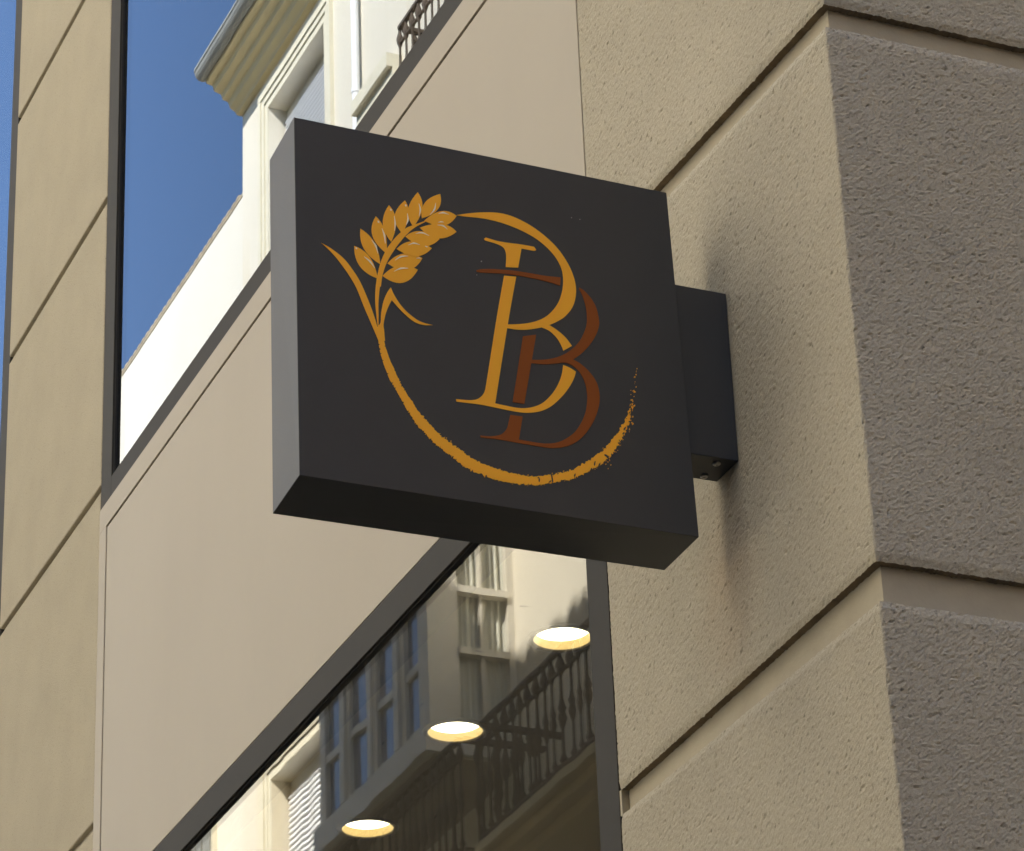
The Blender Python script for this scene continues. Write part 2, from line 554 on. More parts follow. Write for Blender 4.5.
mesh_obj('ridge_tiles', bm, M['tile'], building)

# ------------------------------------------------------------------ recessed downlights
proto = None
LAB = ['warm recessed downlight in the dark shop ceiling, lowest and furthest left in the window',
       'warm recessed downlight in the dark shop ceiling, the middle one of the row',
       'warm recessed downlight in the dark shop ceiling, highest and nearest the grooved pier']


def downlight(c):
    cx, cy = c
    t = empty('recessed_downlight', (cx, cy, ZC), None, 'light')
    bm = bmesh.new()
    lathe(bm, cx, cy, [(LR - .001, ZC + .006), (LR - .001, ZC - .004), (LR + .009, ZC - .004), (LR + .011, ZC - .001), (LR + .011, ZC + .002)], 48)
    mesh_obj('trim', bm, M['trim'], t, smooth=True)
    bm = bmesh.new()
    lathe(bm, cx, cy, [(LR - .0015, ZC), (LR - .002, ZC + .008), (LR - .004, ZC + .0185)], 48)
    mesh_obj('reflector', bm, M['reflector'], t, smooth=True)
    bm = bmesh.new()
    r = lathe(bm, cx, cy, [(LR - .0043, ZC + .018), (LR - .03, ZC + .0175), (.012, ZC + .017)], 48)
    bm.faces.new(r[-1])
    mesh_obj('lamp', bm, M['lamp'], t)
    return t


for i, c in enumerate(HOLES):
    if proto is None:
        proto = t = downlight(c)
    else:
        t = proto.copy(); COL.objects.link(t); t.location = (c[0], c[1], ZC)
        for ch in proto.children:
            k = ch.copy(); COL.objects.link(k); k.parent = t
    t['label'] = LAB[i]; t['category'] = 'light'; t['group'] = 'recessed downlights in the shop ceiling'

# ------------------------------------------------------------------ the projecting sign
XS, TH = -4.0536, .115
sign = empty('projecting_sign', (XS - TH / 2, 0, 4.03),
             'square anthracite box sign with gold wheat emblem and letters, on a wall bracket', 'sign')
quad = [face_point(u, v, 0, XS) for u, v in ((294, 117), (666.5, 192.5), (699, 537), (299.5, 475))]
bm = bmesh.new()
fr = [bm.verts.new(p) for p in quad]
TB = .113
bq = [face_point(269.5, 160, 0, XS - TB), quad[1] + Vector((-TB, 0, 0)), face_point(664.5, 570.5, 0, XS - TB), face_point(272.7, 513.8, 0, XS - TB)]
bk = [bm.verts.new(p) for p in bq]
bm.faces.new(fr); bm.faces.new(bk[::-1])
for i in range(4):
    j = (i + 1) % 4
    bm.faces.new((fr[i], bk[i], bk[j], fr[j]))
mesh_obj('cabinet', bm, M['sign'], sign, bevel=.0008)

BX1, BX0 = XS - .018, XS - TH + .022
ztop = face_point(723, 293, 0, BX1)[2]; zbot = face_point(739.6, 461.4, 0, BX1)[2]
bm = boxes((BX0, BX1, quad[1][1] - .012, -.0005, zbot, ztop))
bracket = mesh_obj('bracket', bm, M['sign'], sign, bevel=.0015)
for u, v in ((716.5, 463), (704, 475.5)):
    p = face_point(u, v, 2, zbot)
    bm = bmesh.new()
    rr = lathe(bm, p[0], p[1], [(.0062, zbot + .001), (.0062, zbot - .0022), (.005, zbot - .0036), (.0024, zbot - .0036), (.0022, zbot - .0012)], 16)
    bm.faces.new(rr[-1])
    mesh_obj('screw', bm, M['steel'], bracket, smooth=False)


# emblem, traced on the sign face (photo points, laid onto the face plane)
def smooth_poly(pts, closed=True, sub=4, corner=38):
    n = len(pts)
    P = [Vector(p) for p in pts]
    cor = []
    for i in range(n):
        if not closed and i in (0, n - 1): cor.append(True); continue
        a, b = P[i] - P[i - 1], P[(i + 1) % n] - P[i]
        ang = math.degrees(a.angle(b)) if a.length > 1e-6 and b.length > 1e-6 else 0
        cor.append(ang > corner)
    out = []
    for i in range(n if closed else n - 1):
        p1, p2 = P[i], P[(i + 1) % n]
        t1 = (p2 - p1) if cor[i] else (p2 - P[i - 1]) * .5
        t2 = (p2 - p1) if cor[(i + 1) % n] else (P[(i + 2) % n] - p1) * .5
        ln = (p2 - p1).length
        if t1.length > 1.3 * ln: t1 = t1 * (1.3 * ln / t1.length)
        if t2.length > 1.3 * ln: t2 = t2 * (1.3 * ln / t2.length)
        for k in range(sub):
            t = k / sub
            out.append(p1 * (2 * t**3 - 3 * t**2 + 1) + t1 * (t**3 - 2 * t**2 + t) + p2 * (-2 * t**3 + 3 * t**2) + t2 * (t**3 - t**2))
    if not closed: out.append(P[-1])
    return out


LAYER = [0]


def plate(bm, pts2, lift=None):
    """closed outline (photo points) as a thin plate of vinyl on the sign face"""
    LAYER[0] += 1
    h = .0006 + .00004 * (LAYER[0] % 12) if lift is None else lift
    base = [face_point(p[0], p[1], 0, XS) for p in pts2]
    top = [bm.verts.new(p + Vector((h, 0, 0))) for p in base]
    bot = [bm.verts.new(p + Vector((.0001, 0, 0))) for p in base]
    for t in tessellate_polygon([[v.co for v in top]]):
        try: bm.faces.new([top[i] for i in t])
        except ValueError: pass
    n = len(top)
    for i in range(n):
        j = (i + 1) % n
        bm.faces.new((top[i], bot[i], bot[j], top[j]))


def crop(ox, oy, s):
    return lambda pts: [(ox + p[0] / s, oy + p[1] / s) for p in pts]


cA, cB, cC, cD = crop(350, 185, 8.509), crop(320, 240, 8.508), crop(445, 205, 6.0235), crop(450, 320, 6.081)


def stroke(pts, ws):
    P = smooth_poly(pts, False, 5)
    W = [w for i in range(len(ws) - 1) for w in [ws[i] + (ws[i + 1] - ws[i]) * k / 5 for k in range(5)]] + [ws[-1]]
    l, r = [], []
    for i, p in enumerate(P):
        d = (P[min(i + 1, len(P) - 1)] - P[max(i - 1, 0)])
        nrm = Vector((-d[1], d[0])).normalized() * W[i] / 2
        l.append(p + nrm); r.append(p - nrm)
    return l + r[::-1]


def lens(T, B, m1, m2):
    T, B, m1, m2 = (Vector(q) for q in (T, B, m1, m2))
    mid = (T + B) / 2
    m1, m2 = mid + (m1 - mid) * 1.1, mid + (m2 - mid) * 1.1
    c1, c2 = m1 * 2 - (T + B) / 2, m2 * 2 - (T + B) / 2
    out = []
    for k in range(12):
        t = k / 12; out.append(T * (1 - t)**2 + c1 * 2 * t * (1 - t) + B * t * t)
    for k in range(12):
        t = k / 12; out.append(B * (1 - t)**2 + c2 * 2 * t * (1 - t) + T * t * t)
    return out


grains = [((35, 520), (235, 797), (88, 690), (165, 620)), ((88, 373), (256, 675), (122, 540), (205, 497)),
          ((218, 268), (312, 585), (196, 430), (292, 395)), ((330, 173), (350, 485), (284, 330), (386, 310)),
          ((466, 133), (445, 415), (386, 270), (494, 255)), ((575, 63), (540, 355), (498, 215), (609, 200)),
          ((766, 78), (610, 285), (640, 155), (742, 205)), ((906, 265), (630, 305), (775, 230), (790, 342)),
          ((905, 400), (592, 365), (775, 338), (750, 448)), ((762, 461), (470, 440), (600, 400), (625, 515)),
          ((695, 540), (395, 545), (530, 487), (560, 602)), ((616, 624), (318, 668), (455, 590), (490, 718)),
          ((577, 722), (276, 775), (415, 695), (445, 826))]
wheat = bmesh.new()
for g in grains: plate(wheat, cA(lens(*g)))
plate(wheat, cA(stroke([(240, 862), (256, 760), (288, 655), (340, 555), (410, 462), (480, 392), (550, 350), (645, 308)], [44, 42, 50, 60, 56, 46, 22, 6])))
leaf = [(10, 25), (100, 78), (200, 158), (275, 252), (340, 355), (400, 490), (450, 620), (488, 742), (515, 700), (520, 620), (540, 520), (570, 450), (601, 404),
        (630, 468), (680, 547), (745, 618), (825, 680), (890, 708), (957, 725), (880, 724), (800, 697), (722, 634), (660, 572), (610, 512), (580, 570), (555, 640),
        (540, 720), (545, 775), (552, 858), (497, 858), (430, 702), (370, 562), (310, 412), (240, 292), (160, 182), (80, 90)]
plate(wheat, cB(smooth_poly(leaf)))
plate(wheat, cB(smooth_poly([(482, 325), (471, 430), (470, 540), (480, 650), (491, 735), (497, 735), (497, 640), (496, 540), (506, 420), (527, 312)])))
wheat_o = mesh_obj('wheat_emblem', wheat, M['gold'], sign)
hl = bmesh.new()
for pts, w in [([(118, 612), (170, 655), (208, 710)], 9), ([(182, 470), (217, 520), (236, 585)], 9), ([(270, 372), (290, 430), (299, 500)], 9),
               ([(374, 265), (382, 330), (378, 392)], 8), ([(486, 245), (491, 300), (477, 342)], 9), ([(584, 160), (596, 212), (586, 270)], 9),
               ([(727, 155), (716, 210), (678, 257)], 9), ([(750, 246), (790, 239), (838, 253)], 9), ([(748, 320), (775, 316), (795, 320)], 6),
               ([(742, 343), (790, 350), (828, 380)], 8), ([(556, 417), (610, 409), (672, 434)], 8), ([(492, 514), (540, 498), (592, 511)], 8),
               ([(382, 642), (430, 613), (492, 607)], 9), ([(562, 626), (585, 624), (604, 630)], 5), ([(372, 737), (430, 712), (493, 711)], 9),
               ([(45, 535), (52, 541), (60, 546)], 9), ([(234, 305), (240, 316), (247, 326)], 9), ([(340, 205), (345, 213), (352, 222)], 10),
               ([(468, 168), (472, 176), (475, 186)], 10), ([(636, 522), (650, 528), (662, 530)], 5)]:
    plate(hl, cA(stroke(pts, [2, w * 1.5, 2])), .0013)
mesh_obj('grain_highlight', hl, M['cream_vinyl'], wheat_o)

g1 = bmesh.new()
up_out = [(68, 62), (150, 50), (230, 45), (310, 47), (380, 61), (450, 89), (530, 134), (610, 195), (680, 265), (735, 345), (770, 420), (787, 490), (785, 560), (765, 620), (725, 670), (680, 700), (622, 726)]
up_in = [(585, 737), (540, 746), (490, 752), (430, 751), (371, 742), (374, 720), (450, 718), (520, 708), (580, 688), (630, 655), (675, 600), (700, 540), (711, 470), (705, 400), (680, 340), (640, 285), (590, 236), (530, 192), (450, 150), (370, 118), (280, 92), (200, 78), (120, 70)]
plate(g1, cC(smooth_poly(up_out + up_in)))
plate(g1, cD(smooth_poly([(606, 33), (650, 62), (700, 105), (741, 158), (688, 188), (680, 165), (660, 126), (630, 90), (595, 62), (548, 42)])))
plate(g1, cC(smooth_poly([(245, 197), (330, 221), (460, 239), (536, 253), (549, 272), (536, 277), (460, 263), (440, 378), (365, 375), (368, 310), (362, 275), (345, 252), (310, 235), (240, 214), (234, 205)])))
low = cC([(355, 427), (428, 433)]) + cD([(355, 0), (274, 508), (330, 520), (400, 534), (460, 537), (520, 525), (570, 500), (620, 450), (655, 395), (678, 335), (688, 275),
                                         (725, 290), (765, 315), (755, 350), (730, 400), (690, 455), (640, 505), (590, 540), (530, 560), (460, 565), (390, 557), (280, 535), (180, 515), (100, 505), (38, 497),
                                         (36, 482), (100, 488), (140, 488), (170, 480), (195, 460), (210, 435), (217, 405), (281, 0)])
plate(g1, smooth_poly(low))
lo = mesh_obj('letter', g1, M['gold'], sign)
lo['label'] = 'gold letter B'
b1 = bmesh.new()
plate(b1, cC(smooth_poly([(188, 394), (215, 388), (290, 387), (400, 395), (500, 410), (600, 427), (696, 437), (692, 488), (640, 470), (560, 450), (470, 432), (380, 417), (300, 412), (215, 408), (190, 402)])))
big = cC([(808, 498), (840, 520), (880, 565), (910, 620), (926, 690)]) + cD([(905, 35), (890, 85), (860, 137), (820, 185), (780, 220), (748, 240), (800, 273), (850, 320), (890, 380), (908, 450), (905, 520), (880, 600), (840, 670), (790, 725), (730, 762), (660, 778), (590, 778), (510, 765), (420, 750), (300, 728), (186, 716),
                                                              (183, 703), (240, 708), (290, 703), (320, 690), (345, 660), (356, 620), (366, 578), (441, 588), (418, 728), (500, 742), (570, 752), (640, 748), (700, 725), (760, 680), (805, 610), (828, 540), (833, 460), (822, 390), (795, 330), (755, 287), (705, 262),
                                                              (640, 266), (590, 270), (540, 268), (488, 262), (490, 243), (560, 243), (620, 235), (670, 220), (710, 200), (750, 170), (790, 125), (815, 75), (831, 20)]) + cC([(851, 640), (838, 580), (822, 535), (806, 508)])
plate(b1, smooth_poly(big))
plate(b1, cD([(443, 100), (523, 90), (451, 512), (380, 500)]))
lo = mesh_obj('letter', b1, M['brown'], sign)
lo['label'] = 'brown letter B'

# dry brush ring
path = [(380.5, 330, 5.0), (382, 345, 5.4), (385.6, 358, 6.4), (390.5, 371, 7.4), (397, 384, 7.2), (403.7, 395.7, 6.6), (413.6, 412, 8.6), (424.3, 425.3, 9.2), (435.8, 437.6, 9.4), (444, 443.8, 9.4),
        (456.4, 453.4, 10.4), (469.3, 462.8, 10.2), (486.9, 471, 10.4), (504.5, 476.3, 10.0), (522, 479.8, 8.2), (537.3, 480.6, 7.8), (550, 478.8, 8.0), (562.7, 476.6, 7.6), (574.3, 473.8, 7.8), (584.9, 467.8, 9.0), (596.5, 461.4, 9.6),
        (608, 451, 8.4), (615.5, 441.5, 6.8), (621.9, 431.5, 5.2), (627.2, 422.2, 4.4), (629.8, 415, 2.2)]
cen = smooth_poly([(p[0], p[1]) for p in path], False, 26)
wid = []
for i in range(len(path) - 1):
    for k in range(26): wid.append(path[i][2] + (path[i + 1][2] - path[i][2]) * k / 26)
wid.append(path[-1][2])
ring = bmesh.new()
rows = []
rnd = random.Random(5)
for i, p in enumerate(cen):
    d = cen[min(i + 1, len(cen) - 1)] - cen[max(i - 1, 0)]
    nrm = Vector((-d[1], d[0])).normalized()
    f = i / len(cen)
    amp = .45 + 1.1 * min(1, f * 1.6)
    e1 = noise.noise(Vector((i * .22, 3, 0))) * amp + noise.noise(Vector((i * .06, 9, 0))) * amp * .8
    e2 = noise.noise(Vector((i * .22, 31, 0))) * amp + noise.noise(Vector((i * .06, 57, 0))) * amp * .8
    if f < .1: e1 *= .3; e2 *= .3
    if rnd.random() < .05 + .06 * f: e1 -= 1.3
    if rnd.random() < .04 + .04 * f: e2 -= 1.0
    a = p + nrm * max(wid[i] / 2 + .35 + e1 * 1.25, .3)
    b = p - nrm * max(wid[i] / 2 + .35 + e2 * 1.25, .3)
    rows.append((face_point(a[0], a[1], 0, XS + .0007), face_point(b[0], b[1], 0, XS + .0007)))
vv = [[ring.verts.new(q) for q in r] + [ring.verts.new(q - Vector((.0006, 0, 0))) for q in r] for r in rows]
holes = {388, 389, 456, 457, 458, 516, 517, 518, 519, 536, 537, 538, 539, 540, 545, 546, 547, 548, 563, 564}
for i, (a, b) in enumerate(zip(vv, vv[1:])):
    if i in (419, 420, 421): continue
    ring.faces.new((a[0], b[0], b[1], a[1]))
    ring.faces.new((a[0], a[2], b[2], b[0])); ring.faces.new((a[1], b[1], b[3], a[3]))
for i in range(150):                                 # bristle specks along and past the end of the stroke
    t = rnd.random()
    if i < 62:
        q = Vector((628.5, 424)).lerp(Vector((637, 372)), t ** 1.35)
        q += Vector((rnd.gauss(0, 2.1 - 1.1 * t), rnd.gauss(0, 1.5)))
        sz = rnd.uniform(.3, 1.25) * (1.15 - .6 * t)
    elif i < 92:
        q = Vector((604, 466)).lerp(Vector((633, 420)), t) + Vector((rnd.gauss(1, 1.6), rnd.gauss(1, 1.2))); sz = rnd.uniform(.3, .9)
    else:
        k = int(len(cen) * (.2 + .7 * t)); q = cen[k]
        d = cen[min(k + 1, len(cen) - 1)] - cen[k - 1]; nrm = Vector((-d[1], d[0])).normalized()
        q = q + nrm * rnd.choice((-1, 1, 1)) * (wid[k] / 2 + rnd.uniform(.2, 1.4)); sz = rnd.uniform(.25, .7)
    n = 7
    plate(ring, [(q[0] + sz * rnd.uniform(.5, 1.2) * math.cos(2 * math.pi * k / n) * .75, q[1] + sz * rnd.uniform(.6, 1.3) * math.sin(2 * math.pi * k / n)) for k in range(n)])
mesh_obj('brush_ring', ring, M['gold'], sign)
# dark flecks inside the stroke where the brush ran dry
for (x, y, w, h, a) in [(606.2, 456.2, 2.6, .9, .6), (594.5, 463.5, .7, 2.6, .1), (599, 465, .7, 2.2, .45), (574.6, 475.5, .7, 2.0, .25), (591, 469.5, .6, 1.7, .3), (549.8, 481.8, 1.9, .6, -.6), (539, 480.4, .7, 2.2, .1), (538.2, 478, .7, 1, .9), (624.4, 429, .8, 1.9, .5), (623, 433.6, .7, 1.4, .5), (630.5, 419, .7, 1.2, .2)]:
    pts = []
    for k in range(9):
        th = 2 * math.pi * k / 9; r_ = rnd.uniform(.75, 1.2)
        u, v = w * r_ * math.cos(th), h * r_ * math.sin(th)
        pts.append((x + u * math.cos(a) - v * math.sin(a), y + u * math.sin(a) + v * math.cos(a)))
    fl = bmesh.new(); plate(fl, pts, .0013)
    mesh_obj('dry_brush_gap', fl, M['sign'], sign)
for (x, y, r_) in [(481.4, 261.4, .75), (571.5, 217.7, .5), (579.8, 219.4, .5), (476.8, 275, .45)]:
    sp = bmesh.new(); plate(sp, [(x + r_ * math.cos(k * .785), y + r_ * math.sin(k * .785)) for k in range(8)], .0004)
    mesh_obj('paint_speck', sp, M['steel'], sign)

# ------------------------------------------------------------------ across the street (seen in the windows)
YA = -8.06


def Y(q): return YA + q                              # q: how far something stands out from the facade opposite


apt = empty('apartment_building', (-22, YA, 0.14),
            'tall sunlit cream apartment building with ochre cornice, glazed bay and iron balconies, reflected', 'building')
AX0, AX1, AZ = -29.65, -14.0, 22.28
cols = [(-28.8, -27.1), (-19.6, -18.3), (-17.0, -15.7)]
lint = [21.38, 17.56, 13.74, 9.92, 6.1]
holes = []
for (a, b) in cols:
    for k, z in enumerate(lint):
        if a < -25: holes.append((a, b, z - 2.1, z))
        else: holes.append((a, b, z - 2.6, z))
bm = bmesh.new()
wall_holes(bm, AX0, AX1, 3.6, AZ, YA, holes, -.30)
box(bm, AX0, AX1, YA - 8, YA - .32, -.1, AZ - .05)
box(bm, AX0, AX0 + .28, YA - .318, YA - .001, -.1, AZ)
box(bm, AX1 - .28, AX1, YA - .318, YA - .001, -.1, AZ)
box(bm, AX0 + .281, AX1 - .281, YA - .318, YA + .06, -.1, 3.599)
mesh_obj('wall', bm, M['cream'], apt)
prof = [(0, 21.78), (.07, 21.785), (.085, 21.82), (.15, 21.86), (.17, 21.93), (.235, 21.95), (.25, 22.01), (.33, 22.035), (.345, 22.1), (.42, 22.115), (.43, 22.24), (0, 22.3)]
bm = bmesh.new(); prism_x(bm, [(Y(q + .001), z) for q, z in prof], AX0, AX1)
mesh_obj('cornice', bm, M['ochre'], apt)
bm = bmesh.new()
gp = [(.405 + .085 + .085 * math.cos(t), 22.24 + .095 * math.sin(t)) for t in [math.pi + k * math.pi / 8 for k in range(9)]]
gp += [(.575, 22.27), (.565, 22.27)] + [(.405 + .085 + .075 * math.cos(t), 22.242 + .085 * math.sin(t)) for t in [2 * math.pi - k * math.pi / 8 for k in range(9)]]
gp = gp[:9] + [(.585, 22.25), (.575, 22.30), (.41, 22.30)]
prism_x(bm, [(Y(q - .03), z) for q, z in gp], AX0 - .03, AX1)
for k in range(8):
    x = AX0 + .9 + 2.1 * k
    prism_x(bm, [(Y(q - .03), z - .006) for q, z in gp], x, x + .03)
mesh_obj('gutter', bm, M['zinc'], apt)
bm = bmesh.new(); prism_x(bm, [(Y(.5), 22.31), (Y(-8), 23.9), (Y(-8), 22.31)], AX0, AX1)
mesh_obj('roof', bm, M['tile'], apt)
for (a, b, c, d) in holes:
    # moulded surround, then joinery set back in the opening
    bm = bmesh.new()
    for k, (o, dep) in enumerate(((.0, .015), (.085, .03), (.16, .045))):
        o2 = (.08, .155, .24)[k]
        box(bm, a - o2, a - o, YA + .0005, YA + dep, c, d + o2)
        box(bm, b + o, b + o2, YA + .0005, YA + dep, c, d + o2)
        box(bm, a - o, b + o, YA + .0005, YA + dep, d + o, d + o2)
    w = mesh_obj('window', bm, M['pale_trim'], apt)
    mesh_obj('sill', boxes((a - .2, b + .2, YA + .0006, YA + .12, c - .09, c - .001)), M['pale_trim'], w)
    yf = YA - .20
    bm = boxes((a + .001, a + .09, yf - .06, yf, c + .001, d - .001), (b - .09, b - .001, yf - .06, yf, c + .001, d - .001), (a + .09, b - .09, yf - .06, yf, d - .13, d - .001),
               (a + .09, b - .09, yf - .06, yf, c + .001, c + .1), ((a + b) / 2 - .04, (a + b) / 2 + .04, yf - .06, yf, c + .1, d - .13))
    mesh_obj('frame', bm, M['wood_white'], w)
    mesh_obj('pane', boxes((a + .09, b - .09, yf - .05, yf - .045, c + .1, d - .13)), M['winglass'], w)
    if a < -25:
        bm = bmesh.new()
        z = d - .14
        while z > c + .3:
            bm.faces.new([bm.verts.new(q) for q in ((a + .05, yf + .02, z), (b - .05, yf + .02, z), (b - .05, yf + .045, z - .055), (a + .05, yf + .045, z - .055))])
            bm.faces.new([bm.verts.new(q) for q in ((a + .05, yf + .045, z - .055), (b - .05, yf + .045, z - .055), (b - .05, yf + .02, z - .06), (a + .05, yf + .02, z - .06))])
            z -= .06
        mesh_obj('roller_blind', bm, M['blind'], w)
bm = bmesh.new(); lathe(bm, -26.1, Y(.065), [(.038, 3), (.038, AZ - .6)], 14)
for z in (5, 8, 11, 14.5, 17, 19.9): lathe(bm, -26.1, Y(.065), [(.038, z), (.046, z), (.046, z + .05), (.038, z + .05)], 14)
mesh_obj('downpipe', bm, M['blind'], apt, smooth=False)
mesh_obj('string_course', boxes((-26.0, -25.05, YA + .0007, YA + .16, 19.55, 19.70), (-26.0, -25.05, YA + .0008, YA + .1, 19.45, 19.55)), M['pale_trim'], apt)

# glazed bay
BXA, BXB, BQ = -25.42, -22.96, .78
bay = mesh_obj('bay_window', boxes((BXA - .04, BXB + .04, YA + .001, Y(BQ + .05), 11.68, 11.90), (BXA, BXB, YA + .002, Y(BQ), 11.90, 11.93)), M['wood_white'], apt)
mesh_obj('bay_roof', boxes((BXA - .1, BXB + .1, YA + .001, Y(BQ + .12), 15.3, 15.5), (BXA, BXB, YA + .002, Y(BQ - .02), 14.95, 15.3)), M['wood_white'], bay)
bm = bmesh.new()
pitch = (BXB - BXA) / 4
for k in range(5):
    x = BXA + pitch * k
    a, b = (x, x + .15) if k == 0 else ((x - .17, x) if k == 4 else (x - .13, x + .13))
    box(bm, a, b, Y(BQ - .05), Y(BQ), 11.93, 14.95)
    if k not in (0, 4): box(bm, x - .05, x + .05, Y(BQ + .0), Y(BQ + .035), 11.93, 14.95)
for (z0, z1, dq) in ((12.46, 12.53, .02), (13.02, 13.12, .03), (11.93, 11.98, .01), (14.0, 14.08, .02)):
    for k in range(4):
        x = BXA + pitch * k
        box(bm, x + (.15 if k == 0 else .131), x + pitch - (.17 if k == 3 else .131), Y(BQ - .05), Y(BQ - .03 + dq), z0, z1)
for side in (BXA, BXB):
    s = -1 if side == BXB else 1
    lo_, hi_ = sorted((side, side + s * .08))
    box(bm, lo_, hi_, Y(.001), Y(.07), 11.93, 14.95)
    for z0, z1 in ((12.56, 12.62), (13.10, 13.16), (14.0, 14.06)):
        l2, h2 = sorted((side + (-s) * .025, side + s * .06))
        box(bm, l2, h2, Y(.07), Y(BQ - .271), z0, z1)
    box(bm, lo_, hi_, Y(BQ - .27), Y(BQ - .0505), 11.93, 14.95)
    box(bm, *sorted((side + s * .01, side + s * .05)), Y(.27), Y(.30), 11.93, 14.95)
mesh_obj('frame', bm, M['wood_white'], bay)
mesh_obj('pane', boxes((BXA + .14, BXB - .16, Y(BQ - .045), Y(BQ - .04), 11.93, 14.95)), M['bay_glass'], bay)
mesh_obj('soffit_shade_board', boxes((BXA, BXB, YA + .003, Y(BQ - .02), 11.655, 11.679)), M['soffit_shade'], bay)  # added board; its darker colour holds the shade under the bay
# pale pleated curtain behind the bay's side lights
bm = bmesh.new()
prev = None
for k in range(61):
    q = .06 + (BQ - .2) * k / 60
    x = BXB - .075 + .018 * math.sin(k * 1.15) + .008 * math.sin(k * 2.7)
    cur = (bm.verts.new((x, Y(q), 11.94)), bm.verts.new((x, Y(q), 14.94)))
    if prev: bm.faces.new((prev[0], cur[0], cur[1], prev[1]))
    prev = cur
mesh_obj('curtain', bm, M['curtain'], bay, smooth=True)

BAL = [(.016, 0), (.016, .08), (.03, .10), (.018, .13), (.012, .16), (.011, .34), (.02, .37), (.03, .42), (.021, .47), (.029, .50), (.02, .53), (.012, .58), (.011, .74), (.026, .78), (.034, .82), (.026, .86), (.014, .90), (.014, .93)]


def balcony(x0, x1, q, zs, ends, mat):
    """slab with mouldings under it, an iron handrail and turned balusters"""
    bm = boxes((x0 - .05, x1 + .05, YA + .0012, Y(q + .06), zs - .07, zs))
    box(bm, x0 + .02, x1 - .02, YA + .0013, Y(q - .03), zs - .15, zs - .07)
    box(bm, x0 + .1, x1 - .1, YA + .0014, Y(q - .14), zs - .24, zs - .15)
    sl = mesh_obj('balcony', bm, mat, apt)
    h = .95
    bm = boxes((x0, x1, Y(q - .022), Y(q + .022), zs + h, zs + h + .032), (x0, x1, Y(q - .012), Y(q + .012), zs + h - .16, zs + h - .14), (x0, x1, Y(q - .015), Y(q + .015), zs + .06, zs + .085))
    for e in ends:
        box(bm, e - .03, e + .03, YA + .002, Y(q - .03), zs + h + .0005, zs + h + .0395)
        box(bm, e - .012, e + .012, YA + .002, Y(q - .03), zs + .061, zs + .084)
    mesh_obj('handrail', bm, M['iron'], sl)
    bm = bmesh.new()
    r = lathe(bm, x0, Y(q), [(a * 1.0, zs + b * h / .93) for a, b in BAL], 7)
    first = mesh_obj('baluster', bm, M['iron'], sl, smooth=True)
    n = int((x1 - x0) / .15)
    pos = [(x0 + (x1 - x0) * k / n - x0, 0) for k in range(1, n + 1)]
    for e in ends: pos += [(e - x0, -.15 * k) for k in range(1, int(q / .15))]
    for dx, dy in pos:
        c = first.copy(); COL.objects.link(c); c.parent = sl
        c.location = first.location + Vector((dx, dy, 0))
    return sl


balcony(-22.13, -17.6, .70, 10.62, (-22.13, -17.6), M['ochre'])
balcony(-25.5, -22.5, .72, 10.65, (-25.5, -22.5), M['ochre'])
balcony(-23.75, -21.0, .55, 18.08, (-23.75,), M['pale_trim'])
balcony(-20.3, -14.8, .7, 14.45, (-20.3, -14.8), M['ochre'])
balcony(-20.3, -14.8, .7, 6.7, (-20.3, -14.8), M['ochre'])

# lower neighbour to the left
low_b = empty('low_house', (-38, YA - .02, .14), 'plain white house with a thin tiled eave, lower than the cream building beside it', 'building')
bm = boxes((-52, AX0 - .002, YA - 7, YA - .02, -.1, 20.80))
mesh_obj('wall', bm, M['white_render'], low_b)
bm = boxes((-52, AX0 - .003, YA - 7, YA - .012, 20.802, 20.84))
x = -52
while x < AX0 - .22:
    n = 6
    pr = [(x + .08 + .08 * math.cos(math.pi * k / n), 20.84 + .035 * math.sin(math.pi * k / n)) for k in range(n + 1)]
    a = [bm.verts.new((p[0], YA - .008, p[1])) for p in pr]; b = [bm.verts.new((p[0], YA - 3.5, p[1] + .9)) for p in pr]
    for i in range(n): bm.faces.new((a[i], a[i + 1], b[i + 1], b[i]))
    bm.faces.new(a)
    x += .16
mesh_obj('tiled_eave', bm, M['tile'], low_b)
bm = boxes((-32.4, -30.5, YA - .0195, YA + .03, 12.0, 14.6))
w = mesh_obj('window', bm, M['pale_trim'], low_b)
bm = bmesh.new()
for k in range(9): box(bm, -32.3 + .2 * k, -32.14 + .2 * k, YA + .0305, YA + .05, 12.1, 14.5)
mesh_obj('shutter', bm, M['zinc'], w)

# unseen houses added for bounce and shade: opposite on the right, and across the side street
town = empty('unseen_town_house', (-2, YA, .14), 'unseen cream town house added for bounce light, facing the corner from across the street', 'building')
hs = []
for k in range(16):
    for fl in range(6): hs.append((-12.6 + k * 3.7, -11.1 + k * 3.7, 4.2 + fl * 3, 6.2 + fl * 3))
bm = bmesh.new(); wall_holes(bm, AX1 + .01, 48, -.1, 22, YA - .01, hs, -.25)
box(bm, AX1 + .01, 48, YA - 8, YA - .27, -.1, 21.9)
mesh_obj('wall', bm, M['cream'], town)
for h in hs: mesh_obj('window', boxes((h[0] + .001, h[1] - .001, YA - .24, YA - .2, h[2] + .001, h[3] - .001)), M['winglass'], town)
mesh_obj('roof', boxes((AX1 + .02, 48, YA - 8, YA + .3, 22.001, 22.3)), M['tile'], town)
side = empty('unseen_side_house', (4.6, 12, .14), 'unseen tall ochre house added for shade across the side street from the corner', 'building')
bm = bmesh.new(); hs = []
for k in range(8):
    for fl in range(6): hs.append((1.2 + k * 3.6, 2.7 + k * 3.6, 1.2 + fl * 3.1, 3.2 + fl * 3.1))
wall_holes(bm, 0, 30, -.1, 22, 4.6, hs, .25, 1, 1)
box(bm, 4.87, 48, 0, 30, -.1, 21.9)
box(bm, 4.6, 48, -.01, .2, -.1, 22)
mesh_obj('wall', bm, M['ochre_wall'], side)
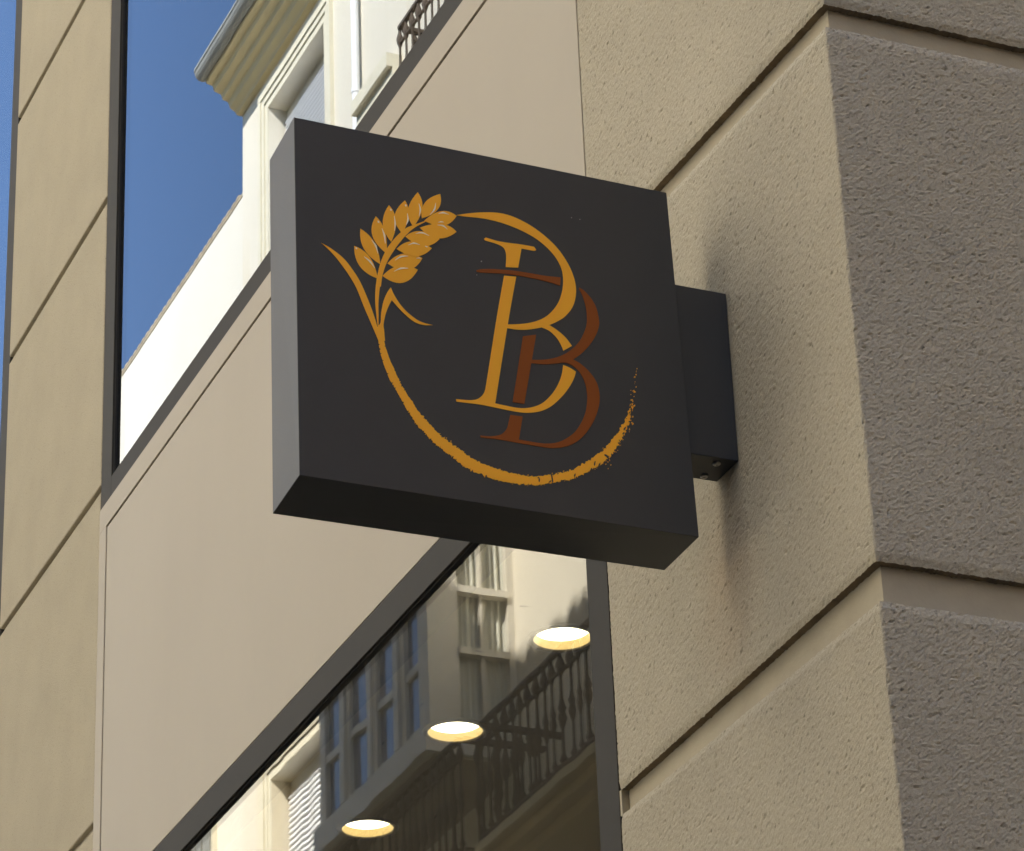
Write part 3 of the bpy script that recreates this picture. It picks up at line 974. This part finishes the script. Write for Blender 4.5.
for h in hs: mesh_obj('window', boxes((4.8, 4.84, h[0] + .001, h[1] - .001, h[2] + .001, h[3] - .001)), M['winglass'], side)
mesh_obj('roof', boxes((4.3, 48, -.2, 30, 22.001, 22.3)), M['tile'], side)


end = empty('unseen_end_house', (48, -4, .14), 'unseen cream house added to block sky light at the far right end of the main street', 'building')  # unseen, added to close off open sky on the right
mesh_obj('wall', boxes((48.01, 56, -12, 6, -.1, 16)), M['cream'], end)
mesh_obj('roof', boxes((47.8, 56, -12.2, 6.2, 16.001, 16.4)), M['tile'], end)
end = empty('unseen_far_end_house', (-60, -4, .14), 'unseen ochre house added to block low light at the far left end of the main street', 'building')  # unseen, added to cut grazing light from the left horizon
mesh_obj('wall', boxes((-68, -60.05, -12, 6, -.1, 14)), M['ochre_wall'], end)
mesh_obj('roof', boxes((-68, -59.9, -12.2, 6.2, 14.001, 14.4)), M['tile'], end)
end = empty('unseen_side_end_house', (0, 32, .14), 'unseen ochre house added to block sky light at the end of the narrow side street', 'building')  # unseen, added to cut sky light down the side street
mesh_obj('wall', boxes((-3.6, 4.5, 31, 38, -.1, 24)), M['ochre_wall'], end)
mesh_obj('roof', boxes((-3.65, 4.55, 30.9, 38.2, 24.001, 24.4)), M['tile'], end)


# ------------------------------------------------------------------ ground
def ground(name, bm, mat):
    o = mesh_obj(name, bm, mat); o['kind'] = 'structure'; return o


bm = bmesh.new()
bm.faces.new([bm.verts.new(p) for p in ((-900, -900, 0), (900, -900, 0), (900, 900, 0), (-900, 900, 0))])
ground('street', bm, M['asphalt'])
ground('pavement', boxes((-60, -2.4, -1.35, 9.0, .001, .12)), M['paving'])
ground('kerb', boxes((-60, -2.25, -1.5, -1.3505, .001, .125), (-2.3995, -2.25, -1.35, 9, .001, .125)), M['kerb'])
ground('opposite_pavement', boxes((-60, 14, YA - .1, YA + 1.3, .001, .12)), M['paving'])

# ------------------------------------------------------------------ light
SUN_TO = Vector((.36, .68, .714)).normalized()
el = math.asin(SUN_TO.z); az = math.atan2(SUN_TO.x, SUN_TO.y)
sd = bpy.data.lights.new('sun', 'SUN'); sd.energy = 4.2; sd.angle = math.radians(.53); sd.color = (1, .94, .84)
so = bpy.data.objects.new('sun', sd); COL.objects.link(so)
so.rotation_euler = (-SUN_TO).to_track_quat('-Z', 'Y').to_euler()
so.location = (0, 0, 40)
wd = bpy.data.worlds.new('World'); S.world = wd; wd.use_nodes = True
N, L = wd.node_tree.nodes, wd.node_tree.links
sky = N.new('ShaderNodeTexSky'); sky.sky_type = 'NISHITA'; sky.sun_disc = False
sky.sun_elevation = el; sky.sun_rotation = az; sky.altitude = 100; sky.dust_density = .15; sky.ozone_density = 3.5
L.new(sky.outputs[0], N['Background'].inputs[0]); N['Background'].inputs[1].default_value = .088

S.view_settings.view_transform = 'Standard'; S.view_settings.look = 'None'
S.view_settings.gamma = 1; S.view_settings.exposure = 2.6
S.cycles.max_bounces = 12; S.cycles.diffuse_bounces = 6; S.cycles.glossy_bounces = 6; S.cycles.transparent_max_bounces = 12
S.cycles.caustics_reflective = False; S.cycles.caustics_refractive = False
S.cycles.sample_clamp_indirect = 4
